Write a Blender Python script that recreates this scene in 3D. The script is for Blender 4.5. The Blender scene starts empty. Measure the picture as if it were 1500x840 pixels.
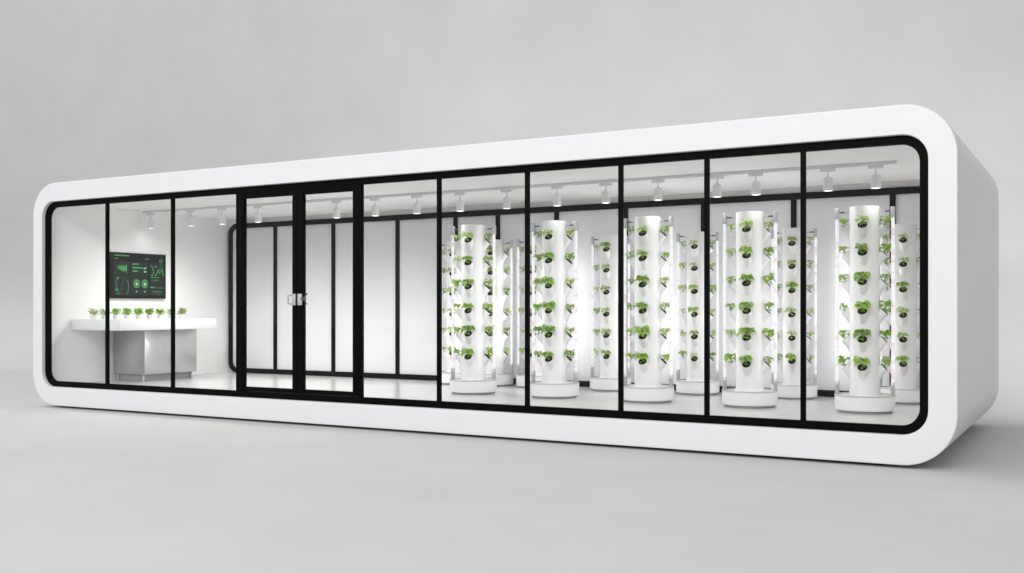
import bpy, bmesh, math, random
from mathutils import Vector, Matrix
random.seed(7)
PI = math.pi
R = math.radians
sc = bpy.context.scene
col = sc.collection
H = 1.314                     # camera height: all z below are measured from the ground

# ------------------------------------------------------------------ materials
def new_mat(name):
    m = bpy.data.materials.new(name); m.use_nodes = True
    nt = m.node_tree
    return m, nt, nt.nodes['Principled BSDF'], nt.nodes, nt.links

def paint(name, colr, rough=0.4, var=0.0, vscale=1.0, bump=0.0, bscale=200.0, metal=0.0, spec=0.5, coat=0.0, rvar=0.0):
    m, nt, b, N, L = new_mat(name)
    b.inputs['Base Color'].default_value = (*colr, 1)
    b.inputs['Roughness'].default_value = rough
    b.inputs['Metallic'].default_value = metal
    b.inputs['Specular IOR Level'].default_value = spec
    b.inputs['Coat Weight'].default_value = coat
    tc = N.new('ShaderNodeTexCoord')
    if var > 0:
        n1 = N.new('ShaderNodeTexNoise'); n1.inputs['Scale'].default_value = vscale; n1.inputs['Detail'].default_value = 6
        L.new(tc.outputs['Object'], n1.inputs['Vector'])
        mx = N.new('ShaderNodeMix'); mx.data_type = 'RGBA'
        mx.inputs[6].default_value = tuple(c * (1 - var) for c in colr) + (1,)
        mx.inputs[7].default_value = tuple(min(1, c * (1 + var)) for c in colr) + (1,)
        L.new(n1.outputs['Fac'], mx.inputs[0]); L.new(mx.outputs[2], b.inputs['Base Color'])
        if rvar > 0:
            mr = N.new('ShaderNodeMapRange')
            mr.inputs['To Min'].default_value = max(0.02, rough - rvar); mr.inputs['To Max'].default_value = rough + rvar
            L.new(n1.outputs['Fac'], mr.inputs['Value']); L.new(mr.outputs['Result'], b.inputs['Roughness'])
    if bump > 0:
        n2 = N.new('ShaderNodeTexNoise'); n2.inputs['Scale'].default_value = bscale; n2.inputs['Detail'].default_value = 4
        L.new(tc.outputs['Object'], n2.inputs['Vector'])
        bp = N.new('ShaderNodeBump'); bp.inputs['Strength'].default_value = bump; bp.inputs['Distance'].default_value = 0.004
        L.new(n2.outputs['Fac'], bp.inputs['Height']); L.new(bp.outputs['Normal'], b.inputs['Normal'])
    return m

def emitter(name, colr, strength):
    m, nt, b, N, L = new_mat(name)
    b.inputs['Base Color'].default_value = (*colr, 1)
    b.inputs['Emission Color'].default_value = (*colr, 1)
    b.inputs['Emission Strength'].default_value = strength
    b.inputs['Specular IOR Level'].default_value = 0.1
    return m

M = {}
M['shell'] = paint('white_gelcoat', (0.74, 0.74, 0.748), 0.42, 0.012, 0.8, 0.03, 900, spec=0.4, rvar=0.05)
M['inner'] = paint('white_wall_paint', (0.88, 0.873, 0.863), 0.6, 0.015, 0.9, 0.04, 500, spec=0.3)
M['ceil'] = paint('ceiling_paint', (0.90, 0.897, 0.893), 0.65, 0.02, 0.6, 0.03, 400, spec=0.3)
M['floor_in'] = paint('white_resin_floor', (0.66, 0.656, 0.648), 0.2, 0.02, 0.7, 0.02, 60, spec=0.5, rvar=0.06)
M['ground'] = paint('grey_studio_sweep', (0.500, 0.497, 0.495), 0.8, 0.07, 0.9, 0.06, 120, spec=0.18)
M['backdrop'] = paint('grey_studio_wall', (0.502, 0.498, 0.498), 0.85, 0.07, 0.5, 0.08, 60, spec=0.15)
M['black'] = paint('black_frame_coat', (0.0022, 0.0022, 0.0025), 0.5, 0.15, 3, 0.03, 700, spec=0.045, rvar=0.08)
M['black2'] = paint('black_back_frame', (0.003, 0.003, 0.0033), 0.5, 0.15, 3, 0.03, 700, spec=0.06)
M['tower'] = paint('white_tower_plastic', (0.75, 0.747, 0.747), 0.38, 0.015, 3, 0.02, 300, spec=0.4)
M['tank'] = paint('white_tank_plastic', (0.82, 0.82, 0.82), 0.35, 0.015, 3, 0.02, 300, spec=0.4)
M['rim'] = paint('grey_tank_rim', (0.55, 0.55, 0.56), 0.4, 0.03, 5)
M['plinth'] = paint('tank_plinth', (0.32, 0.32, 0.33), 0.5, 0.03, 5)
M['alu'] = paint('brushed_aluminium', (0.50, 0.50, 0.52), 0.38, 0.05, 20, 0.05, 300, metal=0.6)
M['bracket'] = paint('dark_bracket', (0.10, 0.10, 0.11), 0.45, 0.08, 20, metal=0.3)
M['cup'] = paint('black_net_cup', (0.010, 0.011, 0.010), 0.6, 0.2, 40, spec=0.3)
M['rail'] = paint('rail_white', (0.72, 0.72, 0.72), 0.5, 0.02, 6)
M['spot'] = paint('spot_white', (0.76, 0.76, 0.76), 0.42, 0.02, 6)
M['counter'] = paint('white_solid_surface', (0.83, 0.83, 0.83), 0.3, 0.01, 2, spec=0.4)
M['pot'] = paint('white_pot', (0.80, 0.80, 0.80), 0.4, 0.02, 10)
M['soil'] = paint('dark_soil', (0.03, 0.022, 0.015), 0.9, 0.3, 60, 0.5, 200)
M['screen'] = paint('screen_glass', (0.008, 0.010, 0.009), 0.25, 0.05, 2, spec=0.12)
M['panelgrey'] = emitter('display_dark_panel', (0.009, 0.013, 0.011), 0.5)
M['bezel'] = paint('screen_bezel', (0.004, 0.004, 0.004), 0.4, 0.1, 4, spec=0.08)
M['gfx'] = emitter('display_green', (0.06, 0.28, 0.085), 0.34)
M['gfx_dim'] = emitter('display_dim_green', (0.04, 0.12, 0.055), 0.42)
M['gfx_hi'] = emitter('display_pale_green', (0.25, 0.50, 0.28), 0.42)
M['lens'] = emitter('lamp_lens', (1.0, 0.98, 0.95), 3.0)
M['handle'] = paint('satin_steel', (0.50, 0.50, 0.51), 0.35, 0.04, 30, metal=0.35)
M['handle_dark'] = paint('dull_steel', (0.10, 0.10, 0.105), 0.4, 0.04, 30, metal=0.5)
M['opal'] = None

# brushed stainless steel with a fine vertical grain
m, nt, b, N, L = new_mat('brushed_stainless'); M['steel'] = m
b.inputs['Metallic'].default_value = 1.0; b.inputs['Base Color'].default_value = (0.60, 0.60, 0.605, 1)
tc = N.new('ShaderNodeTexCoord'); mp = N.new('ShaderNodeMapping'); mp.inputs['Scale'].default_value = (160, 160, 2.5)
nz = N.new('ShaderNodeTexNoise'); nz.inputs['Scale'].default_value = 3; nz.inputs['Detail'].default_value = 5
mr = N.new('ShaderNodeMapRange'); mr.inputs['To Min'].default_value = 0.27; mr.inputs['To Max'].default_value = 0.33
L.new(tc.outputs['Object'], mp.inputs['Vector']); L.new(mp.outputs['Vector'], nz.inputs['Vector'])
L.new(nz.outputs['Fac'], mr.inputs['Value']); L.new(mr.outputs['Result'], b.inputs['Roughness'])

# clear glazing: looks through, mirrors at the Fresnel rate
m = bpy.data.materials.new('clear_glass'); m.use_nodes = True; nt = m.node_tree; N = nt.nodes; L = nt.links
N.clear(); out = N.new('ShaderNodeOutputMaterial'); mix = N.new('ShaderNodeMixShader')
tr = N.new('ShaderNodeBsdfTransparent'); tr.inputs['Color'].default_value = (0.985, 0.988, 0.988, 1)
gl = N.new('ShaderNodeBsdfGlossy'); gl.inputs['Roughness'].default_value = 0.02
fr = N.new('ShaderNodeFresnel'); ge = N.new('ShaderNodeNewGeometry')
mr = N.new('ShaderNodeMapRange'); mr.inputs['To Min'].default_value = 1.20; mr.inputs['To Max'].default_value = 1 / 1.20   # same pane seen from inside the sheet
L.new(ge.outputs['Backfacing'], mr.inputs['Value']); L.new(mr.outputs['Result'], fr.inputs['IOR'])
L.new(fr.outputs['Fac'], mix.inputs[0]); L.new(tr.outputs[0], mix.inputs[1]); L.new(gl.outputs[0], mix.inputs[2])
L.new(mix.outputs[0], out.inputs[0]); M['glass'] = m

# opal (frosted) glazing at the back
m = bpy.data.materials.new('opal_glass'); m.use_nodes = True; nt = m.node_tree; N = nt.nodes; L = nt.links
b = N['Principled BSDF']; out = N['Material Output']
b.inputs['Base Color'].default_value = (0.80, 0.805, 0.82, 1); b.inputs['Roughness'].default_value = 0.5; b.inputs['Specular IOR Level'].default_value = 0.25
tl = N.new('ShaderNodeBsdfTranslucent'); tl.inputs['Color'].default_value = (0.75, 0.76, 0.78, 1)
tc = N.new('ShaderNodeTexCoord'); nz = N.new('ShaderNodeTexNoise'); nz.inputs['Scale'].default_value = 1.3; nz.inputs['Detail'].default_value = 5
mr = N.new('ShaderNodeMapRange'); mr.inputs['To Min'].default_value = 0.12; mr.inputs['To Max'].default_value = 0.26
L.new(tc.outputs['Object'], nz.inputs['Vector']); L.new(nz.outputs['Fac'], mr.inputs['Value'])
mix = N.new('ShaderNodeMixShader'); L.new(mr.outputs['Result'], mix.inputs[0])
L.new(b.outputs[0], mix.inputs[1]); L.new(tl.outputs[0], mix.inputs[2]); L.new(mix.outputs[0], out.inputs[0]); M['opal'] = m

# LED tube: white light with pink diodes along its length
m, nt, b, N, L = new_mat('led_tube'); M['led'] = m
tc = N.new('ShaderNodeTexCoord'); mp = N.new('ShaderNodeMapping'); mp.inputs['Scale'].default_value = (0.0, 0.0, 1.0)
oi = N.new('ShaderNodeObjectInfo'); ad = N.new('ShaderNodeVectorMath'); ad.operation = 'ADD'
nz = N.new('ShaderNodeTexNoise'); nz.inputs['Scale'].default_value = 14; nz.inputs['Detail'].default_value = 1
L.new(tc.outputs['Object'], mp.inputs['Vector']); L.new(mp.outputs['Vector'], ad.inputs[0]); L.new(oi.outputs['Random'], ad.inputs[1])
L.new(ad.outputs['Vector'], nz.inputs['Vector'])
cr = N.new('ShaderNodeValToRGB'); e = cr.color_ramp.elements
e[0].position = 0.54; e[0].color = (0.97, 0.96, 1.0, 1); e[1].position = 0.70; e[1].color = (0.90, 0.66, 0.70, 1)
L.new(nz.outputs['Fac'], cr.inputs['Fac'])
L.new(cr.outputs['Color'], b.inputs['Emission Color']); b.inputs['Emission Strength'].default_value = 0.80
b.inputs['Base Color'].default_value = (0.15, 0.15, 0.15, 1); b.inputs['Roughness'].default_value = 0.2

# leaves
def leaf_mat(name, dark, light, trans):
    m, nt, b, N, L = new_mat(name)
    out = N['Material Output']
    tc = N.new('ShaderNodeTexCoord'); nz = N.new('ShaderNodeTexNoise'); nz.inputs['Scale'].default_value = 22; nz.inputs['Detail'].default_value = 3
    L.new(tc.outputs['Object'], nz.inputs['Vector'])
    oi = N.new('ShaderNodeObjectInfo'); mth = N.new('ShaderNodeMath'); mth.operation = 'MULTIPLY_ADD'
    mth.inputs[1].default_value = 0.5; L.new(oi.outputs['Random'], mth.inputs[0])
    sb = N.new('ShaderNodeMath'); sb.operation = 'SUBTRACT'; sb.inputs[1].default_value = 0.25; L.new(nz.outputs['Fac'], sb.inputs[0])
    L.new(sb.outputs[0], mth.inputs[2])
    cr = N.new('ShaderNodeValToRGB'); e = cr.color_ramp.elements
    e[0].position = 0.25; e[0].color = (*dark, 1); e[1].position = 0.75; e[1].color = (*light, 1)
    L.new(mth.outputs[0], cr.inputs['Fac']); L.new(cr.outputs['Color'], b.inputs['Base Color'])
    b.inputs['Roughness'].default_value = 0.45; b.inputs['Specular IOR Level'].default_value = 0.35
    tl = N.new('ShaderNodeBsdfTranslucent'); tl.inputs['Color'].default_value = (*trans, 1)
    mix = N.new('ShaderNodeMixShader'); mix.inputs[0].default_value = 0.35
    L.new(b.outputs[0], mix.inputs[1]); L.new(tl.outputs[0], mix.inputs[2]); L.new(mix.outputs[0], out.inputs[0])
    return m
M['leaf'] = leaf_mat('green_leaf', (0.16, 0.32, 0.028), (0.38, 0.57, 0.08), (0.36, 0.60, 0.05))
M['leaf_pale'] = leaf_mat('pale_leaf', (0.22, 0.37, 0.06), (0.46, 0.62, 0.17), (0.46, 0.64, 0.14))
M['stem'] = paint('green_stem', (0.16, 0.24, 0.06), 0.5, 0.1, 30)

# ------------------------------------------------------------------ mesh helpers
class MB:
    def __init__(s): s.v = []; s.f = []; s.m = []
    def add(s, vs, fs, mi=0):
        o = len(s.v); s.v += [tuple(p) for p in vs]; s.f += [tuple(i + o for i in f) for f in fs]; s.m += [mi] * len(fs)
    def box(s, x0, x1, y0, y1, z0, z1, bev=0.0, mi=0):
        bm = bmesh.new(); bmesh.ops.create_cube(bm, size=1)
        for v in bm.verts: v.co = ((x0 + x1) / 2 + v.co.x * (x1 - x0), (y0 + y1) / 2 + v.co.y * (y1 - y0), (z0 + z1) / 2 + v.co.z * (z1 - z0))
        if bev > 0: bmesh.ops.bevel(bm, geom=bm.edges[:], offset=bev, segments=2, affect='EDGES', profile=0.5)
        bm.verts.index_update(); s.add([v.co[:] for v in bm.verts], [[v.index for v in f.verts] for f in bm.faces], mi); bm.free()
    def lathe(s, prof, n=32, cx=0, cy=0, cap0=False, cap1=False, mi=0):
        vs = []; fs = []
        for r, z in prof:
            for k in range(n): a = 2 * PI * k / n; vs.append((cx + r * math.cos(a), cy + r * math.sin(a), z))
        for i in range(len(prof) - 1):
            for k in range(n):
                k2 = (k + 1) % n; fs.append((i * n + k, i * n + k2, (i + 1) * n + k2, (i + 1) * n + k))
        if cap0: fs.append(tuple(range(n))[::-1])
        if cap1: fs.append(tuple((len(prof) - 1) * n + k for k in range(n)))
        s.add(vs, fs, mi)
    def tube(s, pts, rad, n=8, mi=0, taper=1.0):
        pts = [Vector(p) for p in pts]; vs = []; fs = []
        for i, p in enumerate(pts):
            d = (pts[min(i + 1, len(pts) - 1)] - pts[max(i - 1, 0)]).normalized()
            a = d.orthogonal().normalized(); b = d.cross(a)
            r = rad * (1 + (taper - 1) * i / max(1, len(pts) - 1))
            for k in range(n): t = 2 * PI * k / n; vs.append(p + a * r * math.cos(t) + b * r * math.sin(t))
        for i in range(len(pts) - 1):
            for k in range(n):
                k2 = (k + 1) % n; fs.append((i * n + k, i * n + k2, (i + 1) * n + k2, (i + 1) * n + k))
        fs.append(tuple(range(n))[::-1]); fs.append(tuple((len(pts) - 1) * n + k for k in range(n)))
        s.add(vs, fs, mi)
    def loops(s, L, close=False, mi=0):
        n = len(L[0]); vs = [p for l in L for p in l]; fs = []; c = len(L)
        for i in range(c if close else c - 1):
            j = (i + 1) % c
            for k in range(n):
                k2 = (k + 1) % n; fs.append((i * n + k, j * n + k, j * n + k2, i * n + k2))
        s.add(vs, fs, mi)
    def mesh(s, name, mats, smooth=35):
        me = bpy.data.meshes.new(name); me.from_pydata(s.v, [], s.f); me.validate()
        for mm in (mats if isinstance(mats, (list, tuple)) else [mats]): me.materials.append(mm)
        if len(me.polygons) == len(s.m):
            me.polygons.foreach_set('material_index', s.m)
        bm = bmesh.new(); bm.from_mesh(me)
        bmesh.ops.recalc_face_normals(bm, faces=bm.faces[:]); bm.to_mesh(me); bm.free()
        if smooth:
            me.polygons.foreach_set('use_smooth', [True] * len(me.polygons)); me.set_sharp_from_angle(angle=R(smooth))
        me.update(); return me
    def build(s, name, mats, parent=None, smooth=35):
        return put(name, s.mesh(name, mats, smooth), parent)

def put(name, data, parent=None, loc=(0, 0, 0), rz=0, scale=None):
    o = bpy.data.objects.new(name, data); col.objects.link(o)
    if parent is not None: o.parent = parent
    o.location = loc; o.rotation_euler = (0, 0, rz)
    if scale: o.scale = scale
    return o

def tag(o, label=None, cat=None, group=None, kind=None):
    if label: o['label'] = label
    if cat: o['category'] = cat
    if group: o['group'] = group
    if kind: o['kind'] = kind
    return o

def empty(name, loc=(0, 0, 0), rz=0, scale=None):
    o = put(name, None, None, loc, rz, scale); o.empty_display_size = 0.2; return o

def rr(x0, x1, z0, z1, r, y, n=14):
    pts = []
    for cx, cz, a0 in ((x1 - r, z1 - r, 0), (x0 + r, z1 - r, 90), (x0 + r, z0 + r, 180), (x1 - r, z0 + r, 270)):
        for k in range(n + 1):
            a = R(a0 + 90 * k / n); pts.append((cx + r * math.cos(a), y, cz + r * math.sin(a)))
    return pts

# ------------------------------------------------------------------ the studio: floor and backdrop
YB, RC = 15.8, 2.4
g = MB(); g.add([(-60, -40, 0), (50, -40, 0), (50, YB - RC, 0), (-60, YB - RC, 0)], [(0, 1, 2, 3)])
tag(g.build('ground', M['ground'], smooth=0), 'smooth pale grey studio floor under the white pod', 'floor', kind='structure')
g = MB(); prof = []
for k in range(25):
    a = R(90 * k / 24); prof.append((YB - RC + RC * math.sin(a), RC - RC * math.cos(a)))
prof.append((YB, 16.0)); prof += [(YB + 0.3, 16.0), (YB + 0.3, 0.0)]
vs = [(x, y, z) for x in (-60, 50) for y, z in prof]; n = len(prof)
g.add(vs, [(i, i + 1, n + i + 1, n + i) for i in range(n - 1)])
tag(g.build('backdrop', M['ground']), 'plain mottled grey studio wall behind the pod', 'wall', kind='structure')

# ------------------------------------------------------------------ the pod
FLOOR = -1.035 + H
CEIL = 1.457 + H
YF, YBK = 9.0, 12.82
pod = empty('garden_pod', (-6.8, 10.9, 0))
tag(pod, 'long white rounded modular garden pod with a black framed glass front', 'pod')
PL = (-6.8, 10.9, 0)
def pp(mb, name, mat, parent=pod, smooth=35):
    if parent is pod: mb.v = [(x - PL[0], y - PL[1], z - PL[2]) for x, y, z in mb.v]
    else: mb.v = [(x - PL[0], y - PL[1], z - PL[2]) for x, y, z in mb.v]
    return mb.build(name, mat, parent, smooth)
OX0, OX1, OZ0, OZ1, OR = -12.587, -1.004, 0.026, 1.686 + H, 0.43
FX0, FX1, FZ0, FZ1, FR = -12.398, -1.228, -1.037 + H, 1.436 + H, 0.21
BX0, BX1, BZ0, BZ1, BR = -12.41, -1.22, -1.034 + H, 1.388 + H, 0.17
s = MB(); e = 0.016
s.loops([
    rr(FX0, FX1, FZ0, FZ1, FR, 9.13), rr(FX0, FX1, FZ0, FZ1, FR, YF + 0.008), rr(FX0 - .003, FX1 + .003, FZ0 - .003, FZ1 + .003, FR + .003, YF + 0.002),
    rr(FX0 - .008, FX1 + .008, FZ0 - .008, FZ1 + .008, FR + .008, YF),
    rr(OX0 + e, OX1 - e, OZ0 + e, OZ1 - e, OR - e, YF), rr(OX0 + e * .3, OX1 - e * .3, OZ0 + e * .3, OZ1 - e * .3, OR - e * .3, YF + e * .3), rr(OX0, OX1, OZ0, OZ1, OR, YF + e),
    rr(OX0, OX1, OZ0, OZ1, OR, YBK - e), rr(OX0 + e * .3, OX1 - e * .3, OZ0 + e * .3, OZ1 - e * .3, OR - e * .3, YBK - e * .3), rr(OX0 + e, OX1 - e, OZ0 + e, OZ1 - e, OR - e, YBK),
    rr(BX0, BX1, BZ0, BZ1, BR, YBK), rr(BX0, BX1, BZ0, BZ1, BR, 12.5),
    ])
s.loops([rr(BX0, BX1, BZ0, BZ1, BR, 12.5), rr(-12.47, -1.18, FLOOR - .03, CEIL + .03, 0.01, 12.5)], mi=1)
shell_ob = pp(s, 'shell', [M['shell'], M['inner']])
wn = shell_ob.modifiers.new('weighted', 'WEIGHTED_NORMAL'); wn.weight = 100; wn.keep_sharp = True
s = MB(); s.box(-12.47, -1.18, 9.131, 12.499, FLOOR - 0.05, FLOOR); pp(s, 'interior_floor', M['floor_in'], smooth=0)
s = MB(); s.box(-12.47, -1.18, 9.131, 12.499, CEIL, CEIL + 0.05); pp(s, 'ceiling', M['ceil'], smooth=0)
for x0, x1 in ((-12.50, -12.45), (-1.20, -1.15)):
    s = MB(); s.box(x0, x1, 9.131, 12.499, FLOOR + 0.001, CEIL - 0.001); pp(s, 'interior_wall', M['inner'], smooth=0)
s = MB(); s.box(OX0 + .60, OX1 - .60, 9.14, YBK - .2, 0.0, 0.06); pp(s, 'base', M['black2'], smooth=0)  # added base, black so the gap under the shell reads as contact shadow

# front glazing
BAND = 0.071
fw = MB(); yo, yi = 9.050, 9.102
fw.loops([rr(FX0 + .001, FX1 - .001, FZ0 + .001, FZ1 - .001, FR, yo), rr(FX0 + BAND, FX1 - BAND, FZ0 + BAND, FZ1 - BAND, FR - BAND + .012, yo),
          rr(FX0 + BAND, FX1 - BAND, FZ0 + BAND, FZ1 - BAND, FR - BAND + .012, yi), rr(FX0 + .001, FX1 - .001, FZ0 + .001, FZ1 - .001, FR, yi)], close=True)
frame = pp(fw, 'window_frame', M['black'])
GZ0, GZ1 = FZ0 + BAND, FZ1 - BAND
mull = []
for x in (-11.158, -9.962, -6.025, -4.973, -3.962, -3.114, -2.247):
    x -= 0.018 * abs(x) / 9.06; mull.append(x)
    k = MB(); k.box(x - .022, x + .022, 9.054, 9.090, GZ0 - .004, GZ1 + .004, 0.002); pp(k, 'mullion', M['black'], frame)
for x0, x1 in ((-8.902, -8.856), (-7.082, -7.045)):
    k = MB(); k.box(x0, x1, 9.046, 9.098, GZ0 - .004, GZ1 + .004, 0.002); pp(k, 'door_post', M['black'], frame)
xs = [FX0 + BAND] + mull[:2] + [-8.88, -7.06] + mull[2:] + [FX1 - BAND]
for i in range(len(xs) - 1):
    if i == 3: continue
    x0 = xs[i] + (.018 if i else -.003); x1 = xs[i + 1] - (.018 if i < len(xs) - 2 else -.003)
    k = MB(); k.box(x0, x1, 9.068, 9.076, GZ0 - .003, GZ1 + .003); pp(k, 'glass_pane', M['glass'], frame, smooth=0)
def door(x0, x1):
    ST = 0.076; z0, z1 = GZ0 + .004, GZ1 - .004; a, b = 9.044, 9.096
    d = MB(); d.box(x0, x0 + ST, a, b, z0, z1, .002); d.box(x1 - ST, x1, a, b, z0, z1, .002)
    d.box(x0 + ST, x1 - ST, a + .003, b - .003, z1 - .062, z1 - .001); d.box(x0 + ST, x1 - ST, a + .003, b - .003, z0 + .001, z0 + .05)
    o = pp(d, 'door_leaf', M['black'])
    k = MB(); k.box(x0 + ST - .004, x1 - ST + .004, 9.068, 9.076, z0 + .046, z1 - .058); pp(k, 'glass_pane', M['glass'], o, smooth=0)
    return o
dl = door(-8.852, -7.953); dr = door(-7.947, -7.085)
hz = 0.105 + H
# left leaf: steel plate and square pull; right leaf: steel plate, dark knob and forked lever
k = MB(); k.box(-8.020, -7.968, 9.026, 9.045, hz - .062, hz + .068, .004); pp(k, 'lock_plate', M['handle'], dl)
k = MB(); y = 9.012
k.tube([(-8.015, 9.035, hz + .052), (-8.035, y, hz + .052), (-8.062, y, hz + .048), (-8.066, y, hz), (-8.062, y, hz - .044), (-8.035, y, hz - .048), (-8.015, 9.035, hz - .048)], .0085, 10)
pp(k, 'handle', M['handle'], dl)
k = MB(); k.box(-7.937, -7.880, 9.026, 9.045, hz - .062, hz + .068, .004); pp(k, 'lock_plate', M['handle'], dr)
k = MB(); c = hz + .01
k.tube([(-7.850, 9.05, c), (-7.850, 9.006, c)], .022, 14)
k.tube([(-7.850, 9.012, c), (-7.815, 9.008, c + .018), (-7.775, 9.004, c + .060)], .0095, 10)
k.tube([(-7.850, 9.012, c), (-7.815, 9.008, c - .018), (-7.775, 9.004, c - .060)], .0095, 10)
pp(k, 'handle', M['handle_dark'], dr)

# rear glazing
bw = MB(); yo, yi = 12.44, 12.52; BB = 0.078
bw.loops([rr(BX0 + .001, BX1 - .001, BZ0 + .003, BZ1, BR, yo), rr(BX0 + BB * .8, BX1 - BB * .8, BZ0 + BB, BZ1 - BB, BR - .06, yo),
          rr(BX0 + BB * .8, BX1 - BB * .8, BZ0 + BB, BZ1 - BB, BR - .06, yi), rr(BX0 + .001, BX1 - .001, BZ0 + .003, BZ1, BR, yi)], close=True)
rear = pp(bw, 'window_frame', M['black2'])
bx = [-11.421, -10.244, -9.036, -8.018, -7.318, -6.398, -5.389, -4.334, -3.209, -2.08]
for x in bx:
    k = MB(); k.box(x - .032, x + .032, 12.455, 12.50, BZ0 + BB - .004, BZ1 - BB + .004, .002); pp(k, 'mullion', M['black2'], rear)
xs = [BX0 + BB * .8] + bx + [BX1 - BB * .8]
for i in range(len(xs) - 1):
    k = MB(); k.box(xs[i] + .003, xs[i + 1] - .003, 12.478, 12.488, BZ0 + BB - .01, BZ1 - BB + .01); pp(k, 'glass_pane', M['opal'], rear, smooth=0)

# ------------------------------------------------------------------ ceiling rail and spotlights
YR = 10.72
k = MB(); k.box(-12.42, -1.75, YR - .018, YR + .018, CEIL - .032, CEIL - .001, .003)
tag(k.build('ceiling_rail', M['rail']), 'thin white lighting rail along the pod ceiling carrying all the spotlights', 'rail')
k = MB(); k.box(-.075, .075, -.02, .02, -.033, 0, .004); sm_mount = k.mesh('mount', M['rail'])
k = MB(); k.tube([(0, 0, -.030), (0, 0, -.095)], .008, 10); k.tube([(0, 0, -.075), (0, 0, -.095)], .014, 10); sm_stem = k.mesh('stem', M['rail'])
k = MB(); k.lathe([(.004, -.092), (.038, -.094), (.046, -.104), (.047, -.205), (.051, -.213), (.051, -.228), (.045, -.228), (.043, -.215)], 24); sm_head = k.mesh('lamp_head', M['spot'])
k = MB(); k.lathe([(.043, -.222), (.030, -.225), (.002, -.226)], 24, cap1=True); sm_lens = k.mesh('lens', M['lens'])
spots_u = [-12.259, -11.431, -10.811, -10.134, -9.409, -8.754, -8.122, -7.471, -6.828, -6.168, -5.496, -4.876, -4.247, -3.575, -3.152, -2.412, -1.947]
ordn = ['first', 'second', 'third', 'fourth', 'fifth', 'sixth', 'seventh', 'eighth', 'ninth', 'tenth', 'eleventh', 'twelfth', 'thirteenth', 'fourteenth', 'fifteenth', 'sixteenth', 'last']
for i, x in enumerate(spots_u):
    r = empty('track_spotlight', (x, YR, CEIL - .032), R(random.uniform(-4, 4)))
    tag(r, f'small white track spotlight, {ordn[i]} from the left on the ceiling rail', 'spotlight', 'spotlights on the ceiling rail')
    for nm, me in (('mount', sm_mount), ('stem', sm_stem), ('lamp_head', sm_head), ('lens', sm_lens)): put(nm, me, r)
    ld = bpy.data.lights.new('spot_lamp', 'SPOT'); ld.energy = 1.2 if i == 0 else (58 if i < 4 else (33 if i < 7 else (22 if i == 7 else 5))); ld.spot_size = R(174); ld.spot_blend = 0.8
    ld.shadow_soft_size = 0.10; ld.color = (1.0, 0.985, 0.96)
    lo = bpy.data.objects.new('spot_lamp', ld); col.objects.link(lo); lo.parent = r; lo.location = (0, 0, -.235)

# ------------------------------------------------------------------ the grow towers
CR = 0.146
ROWS = [0.453, 0.731, 1.012, 1.302, 1.592, 1.868]       # heights above the pod floor
k = MB(); k.lathe([(.262, 0.0), (.262, .03)], 48, cap0=True); k2 = k; tm_plinth = k.mesh('plinth', M['plinth'])  # recessed plinth, its grey stands in for the shadow gap under the tank
k = MB(); k.lathe([(.27, .022), (.286, .026), (.29, .04), (.29, .160), (.284, .164)], 56); k.lathe([(.284, .1635), (.02, .168)], 56, cap1=True); tm_tank = k.mesh('tank', M['tank'])
k = MB(); k.lathe([(.2905, .164), (.294, .166), (.294, .173), (.288, .176), (.276, .176), (.274, .1655)], 56); tm_rim = k.mesh('rim', M['rim'])
k = MB(); k.lathe([(CR + .012, .166), (CR + .004, .19), (CR, .205), (CR, 2.055), (CR - .004, 2.061), (CR - .014, 2.061), (CR - .016, 2.02)], 48); k.lathe([(CR - .016, 2.025), (.003, 2.025)], 48, cap1=True); tm_col = k.mesh('column', M['tower'])
# pocket: a cup that leaves the column tilted up at 45 degrees, modelled round the tower axis and facing -Y
def pocket_mesh():
    k = MB(); c = Vector((0, -(CR + .037), 0)); ax = Vector((0, -1, 1)).normalized(); u = Vector((1, 0, 0)); v = ax.cross(u)
    def ring(d, r, wu=1.0):
        pts = []
        for q in range(28):
            a = 2 * PI * q / 28; dirn = u * math.cos(a) * wu + v * math.sin(a)
            pts.append(c - ax * d + dirn * r)
        return pts
    k.loops([ring(.004, .0425), ring(.0, .0435), ring(-.002, .047), ring(.001, .0495), ring(.006, .050), ring(.03, .0505, .96), ring(.06, .054, .89), ring(.09, .061, .80), ring(.118, .068, .74)])
    return k.mesh('pocket', M['tower'], 50)
tm_pocket = pocket_mesh()
# LED bar
k = MB(); k.lathe([(.0175, .30), (.0175, 1.95)], 16, cap0=True, cap1=True); tm_led = k.mesh('led_bar', M['led'])
k = MB(); k.box(-.022, .022, -.022, .022, 1.945, 2.055, .004); tm_cap = k.mesh('end_cap', M['alu'])
k = MB(); k.box(-.020, .020, -.020, .020, .175, .305, .004); k.tube([(0, -.02, .255), (0, -.055, .255)], .006, 8); k.tube([(0, -.05, .243), (0, -.05, .27)], .009, 8); tm_foot = k.mesh('clamp', M['alu'])
def arm_mesh(sgn):
    k = MB(); k.tube([(-sgn * .018, 0, 2.015), (-sgn * .075, 0, 2.012)], .009, 10, 0); k.tube([(-sgn * .07, 0, 2.012), (-sgn * .130, .004, 2.006)], .006, 10, 1)
    return k.mesh('arm', [M['bracket'], M['alu']])
tm_arm = {1: arm_mesh(1), -1: arm_mesh(-1)}
BARX = 0.268
def bar_light(bar, sgn, watt):
    # what the tube throws into the room, away from its own column
    for z in (.60, 1.10, 1.62):
        ld = bpy.data.lights.new('led_lamp', 'SPOT'); ld.energy = watt; ld.spot_size = R(165); ld.spot_blend = 1.0; ld.shadow_soft_size = 0; ld.color = (1, .97, .98)
        o = bpy.data.objects.new('led_lamp', ld); col.objects.link(o); o.parent = bar; o.location = (sgn * .024, 0, z); o.rotation_euler = (0, -sgn * PI / 2, 0)

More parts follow.
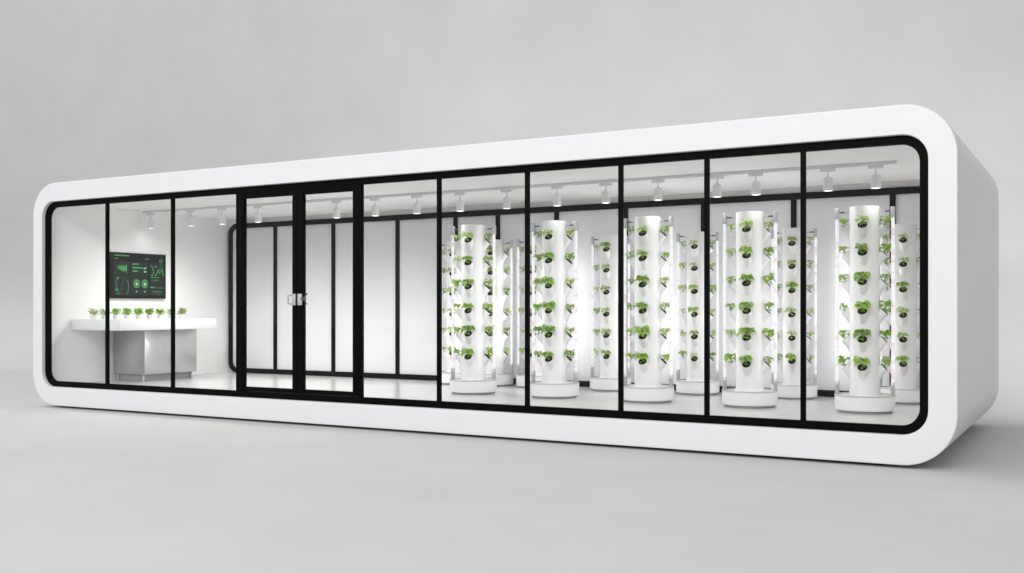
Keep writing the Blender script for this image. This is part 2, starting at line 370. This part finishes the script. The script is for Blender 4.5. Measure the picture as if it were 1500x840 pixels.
# seedlings: net cup, stem, foliage; a handful of different crowns
def leaf(k, base, dirh, length, width, lift, droop, mi=0):
    """a pointed oval leaf with a folded midrib, arching from base towards dirh"""
    d = Vector((dirh[0], dirh[1], 0)).normalized(); side = Vector((-d.y, d.x, 0)); n = 6
    prof = [0.10, 0.62, 0.95, 1.0, 0.72, 0.34, 0.03]
    pts = []; p = Vector(base); ang = lift; roll = random.uniform(-.35, .35)
    for i in range(n + 1):
        t = i / n; w = width * prof[i] * (1 + random.uniform(-.08, .08))
        dirv = d * math.cos(ang) + Vector((0, 0, 1)) * math.sin(ang)
        up = -d * math.sin(ang) + Vector((0, 0, 1)) * math.cos(ang)
        sd = side * math.cos(roll) + up * math.sin(roll)
        pts += [p - sd * w + up * w * .30, p - up * w * .05, p + sd * w + up * w * .30]
        p = p + dirv * (length / n); ang -= droop / n
    fs = []
    for i in range(n):
        a = i * 3; fs += [(a, a + 1, a + 4, a + 3), (a + 1, a + 2, a + 5, a + 4)]
    k.add(pts, fs, mi)
def crown(seed, nl, spread, height, leafl, leafw, out=0.35):
    """foliage and stems round the cup mouth (origin); local -Y points out of the tower"""
    random.seed(seed); f = MB(); st = MB(); tips = []
    fl = Vector((0, -.004, .012))
    top = fl + Vector((random.uniform(-.006, .006), -.018, height * .5))
    st.tube([Vector((0, .012, -.02)), fl, (fl + top) / 2 + Vector((0, -.004, 0)), top], .0035, 6)
    a0 = random.uniform(0, 2 * PI)
    for i in range(nl):
        a = a0 + i * 2 * PI * .618 * 1.0 + random.uniform(-.3, .3)
        t = i / max(1, nl - 1)
        h = height * (.18 + .58 * t) ; rad = spread * (1 - .62 * t) * random.uniform(.75, 1.05)
        b0 = fl + (top - fl) * min(1, .25 + .85 * t)
        dirh = Vector((math.cos(a), math.sin(a) * .85 - out * (1 - .4 * t), 0)).normalized()
        tip = b0 + dirh * rad * .45 + Vector((0, 0, height * .16 * random.uniform(.5, 1.3)))
        if tip.y > .022: tip.y = .022
        st.tube([b0, (b0 + tip) / 2 + Vector((0, 0, .006)), tip], .0022, 5, taper=.7)
        leaf(f, tip, dirh, leafl * random.uniform(.8, 1.15), leafw * random.uniform(.85, 1.15), random.uniform(.1, .9), random.uniform(1.4, 2.6))
    # small young leaves in the cup mouth
    for i in range(5):
        a = random.uniform(0, 2 * PI); dirh = (math.cos(a), math.sin(a) - .5)
        leaf(f, fl + Vector((random.uniform(-.014, .014), random.uniform(-.018, .004), random.uniform(-.018, .002))), dirh, leafl * .55, leafw * .6, random.uniform(-.1, .7), 1.0)
    return f, st
def crown_meshes(seed, mat, *a):
    f, st = crown(seed, *a)
    return f.mesh('foliage', mat, 60), st.mesh('stem', M['stem'], 60)
CROWN = {
    'big': [crown_meshes(100 + i, M['leaf'], 16, .060, .094, .068, .0262) for i in range(6)],
    'mid': [crown_meshes(200 + i, M['leaf'], 14, .056, .084, .060, .0228) for i in range(6)],
    'small': [crown_meshes(300 + i, M['leaf_pale'], 11, .052, .080, .054, .0200) for i in range(6)],
    'tiny': [crown_meshes(400 + i, M['leaf_pale'], 7, .050, .076, .048, .0165) for i in range(6)],
}
random.seed(11)
def cup_mesh():
    k = MB(); ax = Vector((0, -1, 1)).normalized(); u = Vector((1, 0, 0)); v = ax.cross(u)
    def ring(d, r): return [ -ax * d + (u * math.cos(2 * PI * q / 24) + v * math.sin(2 * PI * q / 24)) * r for q in range(24)]
    L_ = [ring(-.0025, .0465), ring(-.0045, .0455), ring(-.0045, .0385), ring(.004, .0375), ring(.016, .030)]
    k.loops(L_); o = len(k.v); k.f.append(tuple(range(o - 24, o))); k.m.append(0)
    k.loops([ring(-.0025, .0465), ring(.006, .0400), ring(.0175, .0325)])
    return k.mesh('net_cup', M['cup'], 50)
me_cup = cup_mesh()
ROWN = ['bottom', 'fifth', 'fourth', 'third', 'second', 'top']

def tower(x, y, rz, scale, label, short, group, rear, watt=5.6):
    t = empty('grow_tower', (x, y, FLOOR + .0015), rz, scale)
    tag(t, label, 'grow tower', group)
    put('plinth', tm_plinth, t); tk = put('tank', tm_tank, t); put('rim', tm_rim, tk); put('column', tm_col, t)
    for row in ROWS:
        for q in range(4): put('pocket', tm_pocket, t, (0, 0, row), q * PI / 2)
    for sgn in (-1, 1):
        bar = put('led_bar', tm_led, t, (sgn * BARX, 0, 0), random.uniform(-.1, .1))
        put('end_cap', tm_cap, bar); put('clamp', tm_foot, bar); put('arm', tm_arm[sgn], bar); bar_light(bar, sgn, watt)
    for j, row in enumerate(ROWS):
        for pos, q in (('front', 0), ('right', 1), ('left', 3)):
            if rear:
                kind = random.choice(['small', 'small', 'mid', 'tiny']) if pos == 'front' else random.choice(['small', 'tiny'])
            elif pos == 'front': kind = ['mid', 'big', 'big', 'big', 'mid', 'small'][j]
            else: kind = random.choice(['small', 'small', 'mid', 'tiny']) if pos == 'left' else random.choice(['small', 'mid', 'small'])
            a = rz + q * PI / 2 - PI / 2
            rad = (CR + .037) * scale[0]
            px, py, pz = x + rad * math.cos(a), y + rad * math.sin(a), FLOOR + .0015 + row * scale[2]
            sc_ = random.uniform(1.05, 1.28) * (1 if not rear else .95)
            p = empty('tower_seedling', (px, py, pz), rz + q * PI / 2)
            sz = {'big': 'bushy dark green seedling', 'mid': 'leafy green seedling', 'small': 'small pale green seedling', 'tiny': 'tiny pale green seedling'}[kind]
            tag(p, f'{sz} in the {ROWN[j]} {pos} pocket of the {short}', 'seedling', 'seedlings in the grow towers')
            fo, st = random.choice(CROWN[kind])
            put('net_cup', me_cup, p, scale=(scale[0],) * 3)
            put('foliage', fo, p, rz=random.uniform(-.35, .35), scale=(sc_, sc_, sc_)); put('stem', st, p, scale=(sc_, sc_, sc_))
    return t
FT = [(-6.713, 12, 'white grow tower at the left end of the front row', 'left end front row tower'),
      (-5.592, 6, 'white grow tower second from the left in the front row', 'second front row tower'),
      (-4.417, 4, 'white grow tower in the middle of the front row', 'middle front row tower'),
      (-3.255, 6, 'white grow tower second from the right in the front row', 'fourth front row tower'),
      (-2.077, 4, 'large white grow tower at the right end of the front row', 'right end front row tower')]
for x, a, lab, sh in FT: tower(x, 10.84, R(a), (1, 1, 1), lab, sh, 'tall grow towers in the front row', False)
RT = [(-7.774, 'farthest left of the shorter white towers in the back row', 'first back row tower'),
      (-7.16, 'second of the shorter back row towers, just behind the left front tower', 'second back row tower'),
      (-6.52, 'third of the shorter back row towers, mostly behind a black mullion', 'third back row tower'),
      (-5.44, 'fourth of the shorter back row towers, left of the middle front tower', 'fourth back row tower'),
      (-4.28, 'fifth of the shorter back row towers, right of the middle front tower', 'fifth back row tower'),
      (-3.11, 'sixth of the shorter back row towers, beside a black mullion', 'sixth back row tower'),
      (-1.90, 'shorter white tower at the right end of the back row', 'right end back row tower')]
for i, (x, lab, sh) in enumerate(RT): tower(x, 12.1, R(6 if i > 2 else 14), (.90, .90, .955), lab, sh, 'shorter grow towers in the back row', True, 3.0 if i < 3 else 7.4)

# ------------------------------------------------------------------ the wall screen
XW = -12.45
sy0, sy1, sz0, sz1 = 10.135, 11.135, .157 + H, .826 + H
scr = empty('wall_screen', (XW, (sy0 + sy1) / 2, (sz0 + sz1) / 2))
tag(scr, 'black wall screen showing green charts on the left end wall', 'screen')
def sp(mb, name, mat, parent, smooth=35):
    mb.v = [(x - XW, y - (sy0 + sy1) / 2, z - (sz0 + sz1) / 2) for x, y, z in mb.v]; return mb.build(name, mat, parent, smooth)
k = MB(); k.box(XW + .001, XW + .045, sy0, sy1, sz0, sz1, .004); sp(k, 'bezel', M['bezel'], scr)
k = MB(); k.box(XW + .040, XW + .0465, sy0 + .022, sy1 - .022, sz0 + .03, sz1 - .02); disp = sp(k, 'display', M['screen'], scr)
XG = XW + .0475
def P(a, b, o=0): return (XG + o, sy0 + a * (sy1 - sy0), sz1 - b * (sz1 - sz0))
def uv(px, py): return ((px - 205) / 655, (py - 188) / 552)
G = {'gfx': MB(), 'gfx_dim': MB(), 'gfx_hi': MB(), 'panelgrey': MB()}
off = {'gfx': .0012, 'gfx_dim': .0006, 'gfx_hi': .0018, 'panelgrey': 0.0}
def quad(key, x0, y0, x1, y1):
    a0, b0 = uv(x0, y0); a1, b1 = uv(x1, y1); o = off[key]
    G[key].add([P(a0, b0, o), P(a1, b0, o), P(a1, b1, o), P(a0, b1, o)], [(0, 1, 2, 3)])
def line(key, pts, w=5):
    for (x0, y0), (x1, y1) in zip(pts, pts[1:]):
        d = Vector((x1 - x0, y1 - y0)); l = max(d.length, 1e-6); n_ = Vector((-d.y, d.x)) / l * w / 2; o = off[key]
        q = [(x0 + n_.x, y0 + n_.y), (x1 + n_.x, y1 + n_.y), (x1 - n_.x, y1 - n_.y), (x0 - n_.x, y0 - n_.y)]
        G[key].add([P(*uv(*c), o) for c in q], [(0, 1, 2, 3)])
def disc(key, cx, cy, rx, ry, n=20):
    G[key].add([P(*uv(cx + rx * math.cos(2 * PI * i / n), cy + ry * math.sin(2 * PI * i / n)), off[key]) for i in range(n)], [tuple(range(n))])
def dashes(key, x0, x1, y, h):
    x = x0
    while x < x1 - 4:
        w = random.uniform(7, 22); quad(key, x, y - h / 2, min(x + w, x1), y + h / 2); x += w + random.uniform(3, 6)
random.seed(5)
for r_ in ((232, 290, 418, 465), (232, 470, 418, 700), (428, 290, 640, 480), (428, 485, 640, 700), (652, 300, 835, 490), (652, 495, 835, 700)): quad('panelgrey', *r_)
dashes('gfx', 243, 405, 226, 14); dashes('gfx', 243, 278, 264, 12); dashes('gfx_dim', 600, 660, 255, 14)
ring_ = [(793 + 19 * math.cos(2 * PI * i / 16), 268 + 18 * math.sin(2 * PI * i / 16)) for i in range(17)]; line('gfx', ring_, 6)
wv = [20, 34, 26, 44, 60, 38, 70, 52, 80, 64, 96]
for i, h_ in enumerate(wv): quad('gfx', 276 + i * 10, 375 - h_ * .45, 282 + i * 10, 375 + h_ * .55)
line('gfx', [(270, 372), (290, 345), (305, 400), (318, 330), (330, 420), (345, 350), (360, 405), (375, 345), (380, 438)], 5)
dashes('gfx', 448, 530, 322, 18); dashes('gfx', 448, 566, 366, 18); dashes('gfx_hi', 580, 610, 370, 14); line('gfx', [(600, 366), (622, 345)], 5)
dashes('gfx', 450, 512, 408, 16); dashes('gfx_hi', 586, 611, 412, 18)
line('gfx', [(668, 332), (690, 350), (702, 395), (704, 425), (694, 452), (668, 452)], 6); line('gfx', [(722, 458), (745, 420), (765, 375), (776, 425), (790, 405), (812, 366), (826, 458)], 7)
line('gfx_dim', [(745, 440), (775, 385), (805, 290)], 4); line('gfx', [(664, 478), (775, 478)], 6); line('gfx_hi', [(720, 344), (740, 344)], 6)
dashes('gfx_dim', 685, 770, 515, 16); dashes('gfx', 665, 715, 600, 14); dashes('gfx_dim', 722, 830, 606, 10); dashes('gfx_dim', 695, 803, 655, 14); dashes('gfx_dim', 750, 786, 686, 10)
for cx in (497, 595):
    disc('gfx_dim', cx, 560, 36, 52); line('gfx', [(cx + 36 * math.cos(2 * PI * i / 24), 560 + 52 * math.sin(2 * PI * i / 24)) for i in range(25)], 3)
    disc('gfx_hi', cx, 566, 11, 13); disc('gfx', cx, 656, 12, 12)
line('gfx_dim', [(300, 480), (268, 500), (255, 545), (262, 600), (275, 650), (300, 690)], 7); line('gfx_dim', [(378, 520), (398, 550), (402, 610), (395, 660), (380, 695)], 8)
line('gfx_dim', [(345, 500), (330, 560), (318, 640)], 4); disc('gfx', 275, 500, 10, 10); disc('gfx', 262, 636, 12, 12); dashes('gfx_dim', 252, 322, 686, 8)
for key, nm in (('panelgrey', 'chart_panel'), ('gfx_dim', 'dim_chart_lines'), ('gfx', 'green_chart_lines'), ('gfx_hi', 'bright_chart_marks')):
    sp(G[key], nm, M[key], disp, smooth=0)

# ------------------------------------------------------------------ counter, steel cabinet, potted seedlings
CT, CB = -.142 + H, -.292 + H
k = MB(); k.box(XW + .002, -11.46, 9.50, 11.25, CB, CT, .006)
tag(k.build('white_counter', M['counter']), 'thick white counter slab below the screen holding a row of potted seedlings', 'counter')
cab = empty('steel_cabinet', (-12.11, 10.7, FLOOR)); tag(cab, 'stainless steel base cabinet standing under the white counter', 'cabinet')
def cp(mb, name, mat, parent=cab): mb.v = [(x + 12.11, y - 10.7, z - FLOOR) for x, y, z in mb.v]; return mb.build(name, mat, parent)
cx0, cx1, cy0, cy1 = -12.43, -11.79, 10.2, 11.17
k = MB(); k.box(cx0, cx1 - .02, cy0, cy1, FLOOR + .10, CB - .004, .003); cp(k, 'body', M['steel'])
k = MB(); k.box(cx0 + .05, cx1 - .07, cy0 + .035, cy1 - .05, FLOOR + .001, FLOOR + .099); cp(k, 'plinth', M['plinth'])
for a, b in ((cy0 + .001, 10.705), (10.71, cy1 - .001)):
    k = MB(); k.box(cx1 - .019, cx1, a, b, FLOOR + .105, CB - .012, .003); d_ = cp(k, 'door', M['steel'])
for x, y in ((cx0 + .07, cy0 + .02), (cx1 - .05, cy0 + .02), (cx1 - .05, cy1 - .06)):
    k = MB(); k.lathe([(.022, FLOOR + .001), (.022, FLOOR + .012), (.016, FLOOR + .016), (.016, FLOOR + .099)], 14, x, y, cap0=True); cp(k, 'foot', M['alu'])
k = MB(); k.lathe([(.030, 0), (.034, .002), (.046, .052), (.047, .058), (.043, .058), (.041, .05)], 24, cap0=True); pm_pot = k.mesh('pot', M['pot'])
k = MB(); k.lathe([(.0415, .049), (.003, .052)], 20, cap1=True); pm_soil = k.mesh('soil', M['soil'])
pots_y = [9.62, 9.81, 10.01, 10.20, 10.40, 10.60, 10.80, 11.01, 11.22]
def pot_crown(seed, nl, spread, height, ll, lw):
    random.seed(seed); f = MB(); st = MB()
    for i in range(nl):
        a = i * 2.4 + random.uniform(-.3, .3); t = i / nl; d = Vector((math.cos(a), math.sin(a), 0))
        tip = Vector((0, 0, .042)) + d * spread * (.35 + .3 * (1 - t)) + Vector((0, 0, height * (.15 + .65 * t)))
        st.tube([(0, 0, .048), (0, 0, .05 + height * .3 * t), tip], .0025, 5)
        leaf(f, tip, d, ll * random.uniform(.8, 1.1), lw * random.uniform(.85, 1.1), random.uniform(.3, 1.1), random.uniform(.6, 1.3))
    return f.mesh('foliage', M['leaf'], 60), st.mesh('stem', M['stem'], 60)
PC = [pot_crown(500 + i, n_ + 8, sp_ * .95, .110, .050, .0260) for i, (n_, sp_) in enumerate(((8, .06), (12, .08), (18, .06), (20, .065), (22, .065), (22, .065), (16, .06), (10, .075), (10, .06)))]
pname = ['thin potted seedling nearest the window on the white counter', 'spreading potted seedling second from the window on the counter', 'bushy potted seedling third from the window on the counter',
         'bushy potted seedling fourth from the window on the counter', 'bushy potted seedling in the middle of the row on the counter', 'bushy potted seedling fourth from the far end of the counter',
         'potted seedling third from the far end of the counter', 'spreading potted seedling second from the far end of the counter', 'small potted seedling at the far end of the counter row']
for i, y in enumerate(pots_y):
    r = empty('potted_seedling', (-12.15 + random.uniform(-.01, .01), y, CT + .001), i * 1.3)
    tag(r, pname[i], 'seedling', 'potted seedlings on the counter')
    put('pot', pm_pot, r); put('soil', pm_soil, r); put('foliage', PC[i][0], r, scale=(1.04,) * 3); put('stem', PC[i][1], r, scale=(1.04,) * 3)

# ------------------------------------------------------------------ light
w = bpy.data.worlds.new('World'); sc.world = w; w.use_nodes = True
bg = w.node_tree.nodes['Background']; N = w.node_tree.nodes; L = w.node_tree.links
# a studio lit from the front left: bright soft surround there, falling off to the right
tc = N.new('ShaderNodeTexCoord'); dt = N.new('ShaderNodeVectorMath'); dt.operation = 'DOT_PRODUCT'
dt.inputs[1].default_value = Vector((-0.50, -0.82, 0.25)).normalized()
L.new(tc.outputs['Generated'], dt.inputs[0])
cr = N.new('ShaderNodeValToRGB'); e_ = cr.color_ramp.elements
mr = N.new('ShaderNodeMapRange'); mr.inputs['From Min'].default_value = -1; L.new(dt.outputs['Value'], mr.inputs['Value'])
e_[0].position = 0.1; e_[0].color = (0.30, 0.30, 0.31, 1); e_[1].position = 0.9; e_[1].color = (0.985, 0.985, 1.0, 1)
L.new(mr.outputs['Result'], cr.inputs['Fac']); L.new(cr.outputs['Color'], bg.inputs[0]); bg.inputs[1].default_value = 1.05
def area(name, loc, target, sx, sy_, power, colr=(1, 1, 1)):
    ld = bpy.data.lights.new(name, 'AREA'); ld.shape = 'RECTANGLE'; ld.size = sx; ld.size_y = sy_; ld.energy = power; ld.color = colr
    o = bpy.data.objects.new(name, ld); col.objects.link(o); o.location = loc
    o.rotation_euler = (Vector(target) - Vector(loc)).to_track_quat('-Z', 'Y').to_euler(); return o
area('front_softbox', (-4, -9, 10.5), (-6, 9, 1.5), 14, 4, 1800)
area('added_backdrop_strip', (-6.0, 13.0, 1.5), (-6.0, 15.8, 2.4), 12, 0.5, 130)  # unseen strip lamp added behind the pod to brighten the lower backdrop
area('key_softbox', (-26, 10.6, 26), (-2, 10.8, 0), 4, 4, 2700, (1, .99, .97))

# ------------------------------------------------------------------ camera and render settings
cd = bpy.data.cameras.new('camera'); cam = bpy.data.objects.new('camera', cd); col.objects.link(cam)
cam.location = (0, 0, H); cam.rotation_euler = (R(90), 0, R(29.631)); cd.sensor_width = 36; cd.lens = 36 * 1519 / 1500
cd.shift_y = 33 / 1500; cd.clip_start = 0.05; cd.clip_end = 300; sc.camera = cam
sc.view_settings.view_transform = 'Standard'; sc.view_settings.look = 'None'; sc.view_settings.exposure = 0; sc.view_settings.gamma = 1
sc.render.engine = 'CYCLES'
sc.cycles.use_denoising = True
sc.cycles.max_bounces = 12; sc.cycles.diffuse_bounces = 9; sc.cycles.glossy_bounces = 4; sc.cycles.transparent_max_bounces = 16
sc.cycles.sample_clamp_indirect = 4
sc.cycles.caustics_reflective = False; sc.cycles.caustics_refractive = False
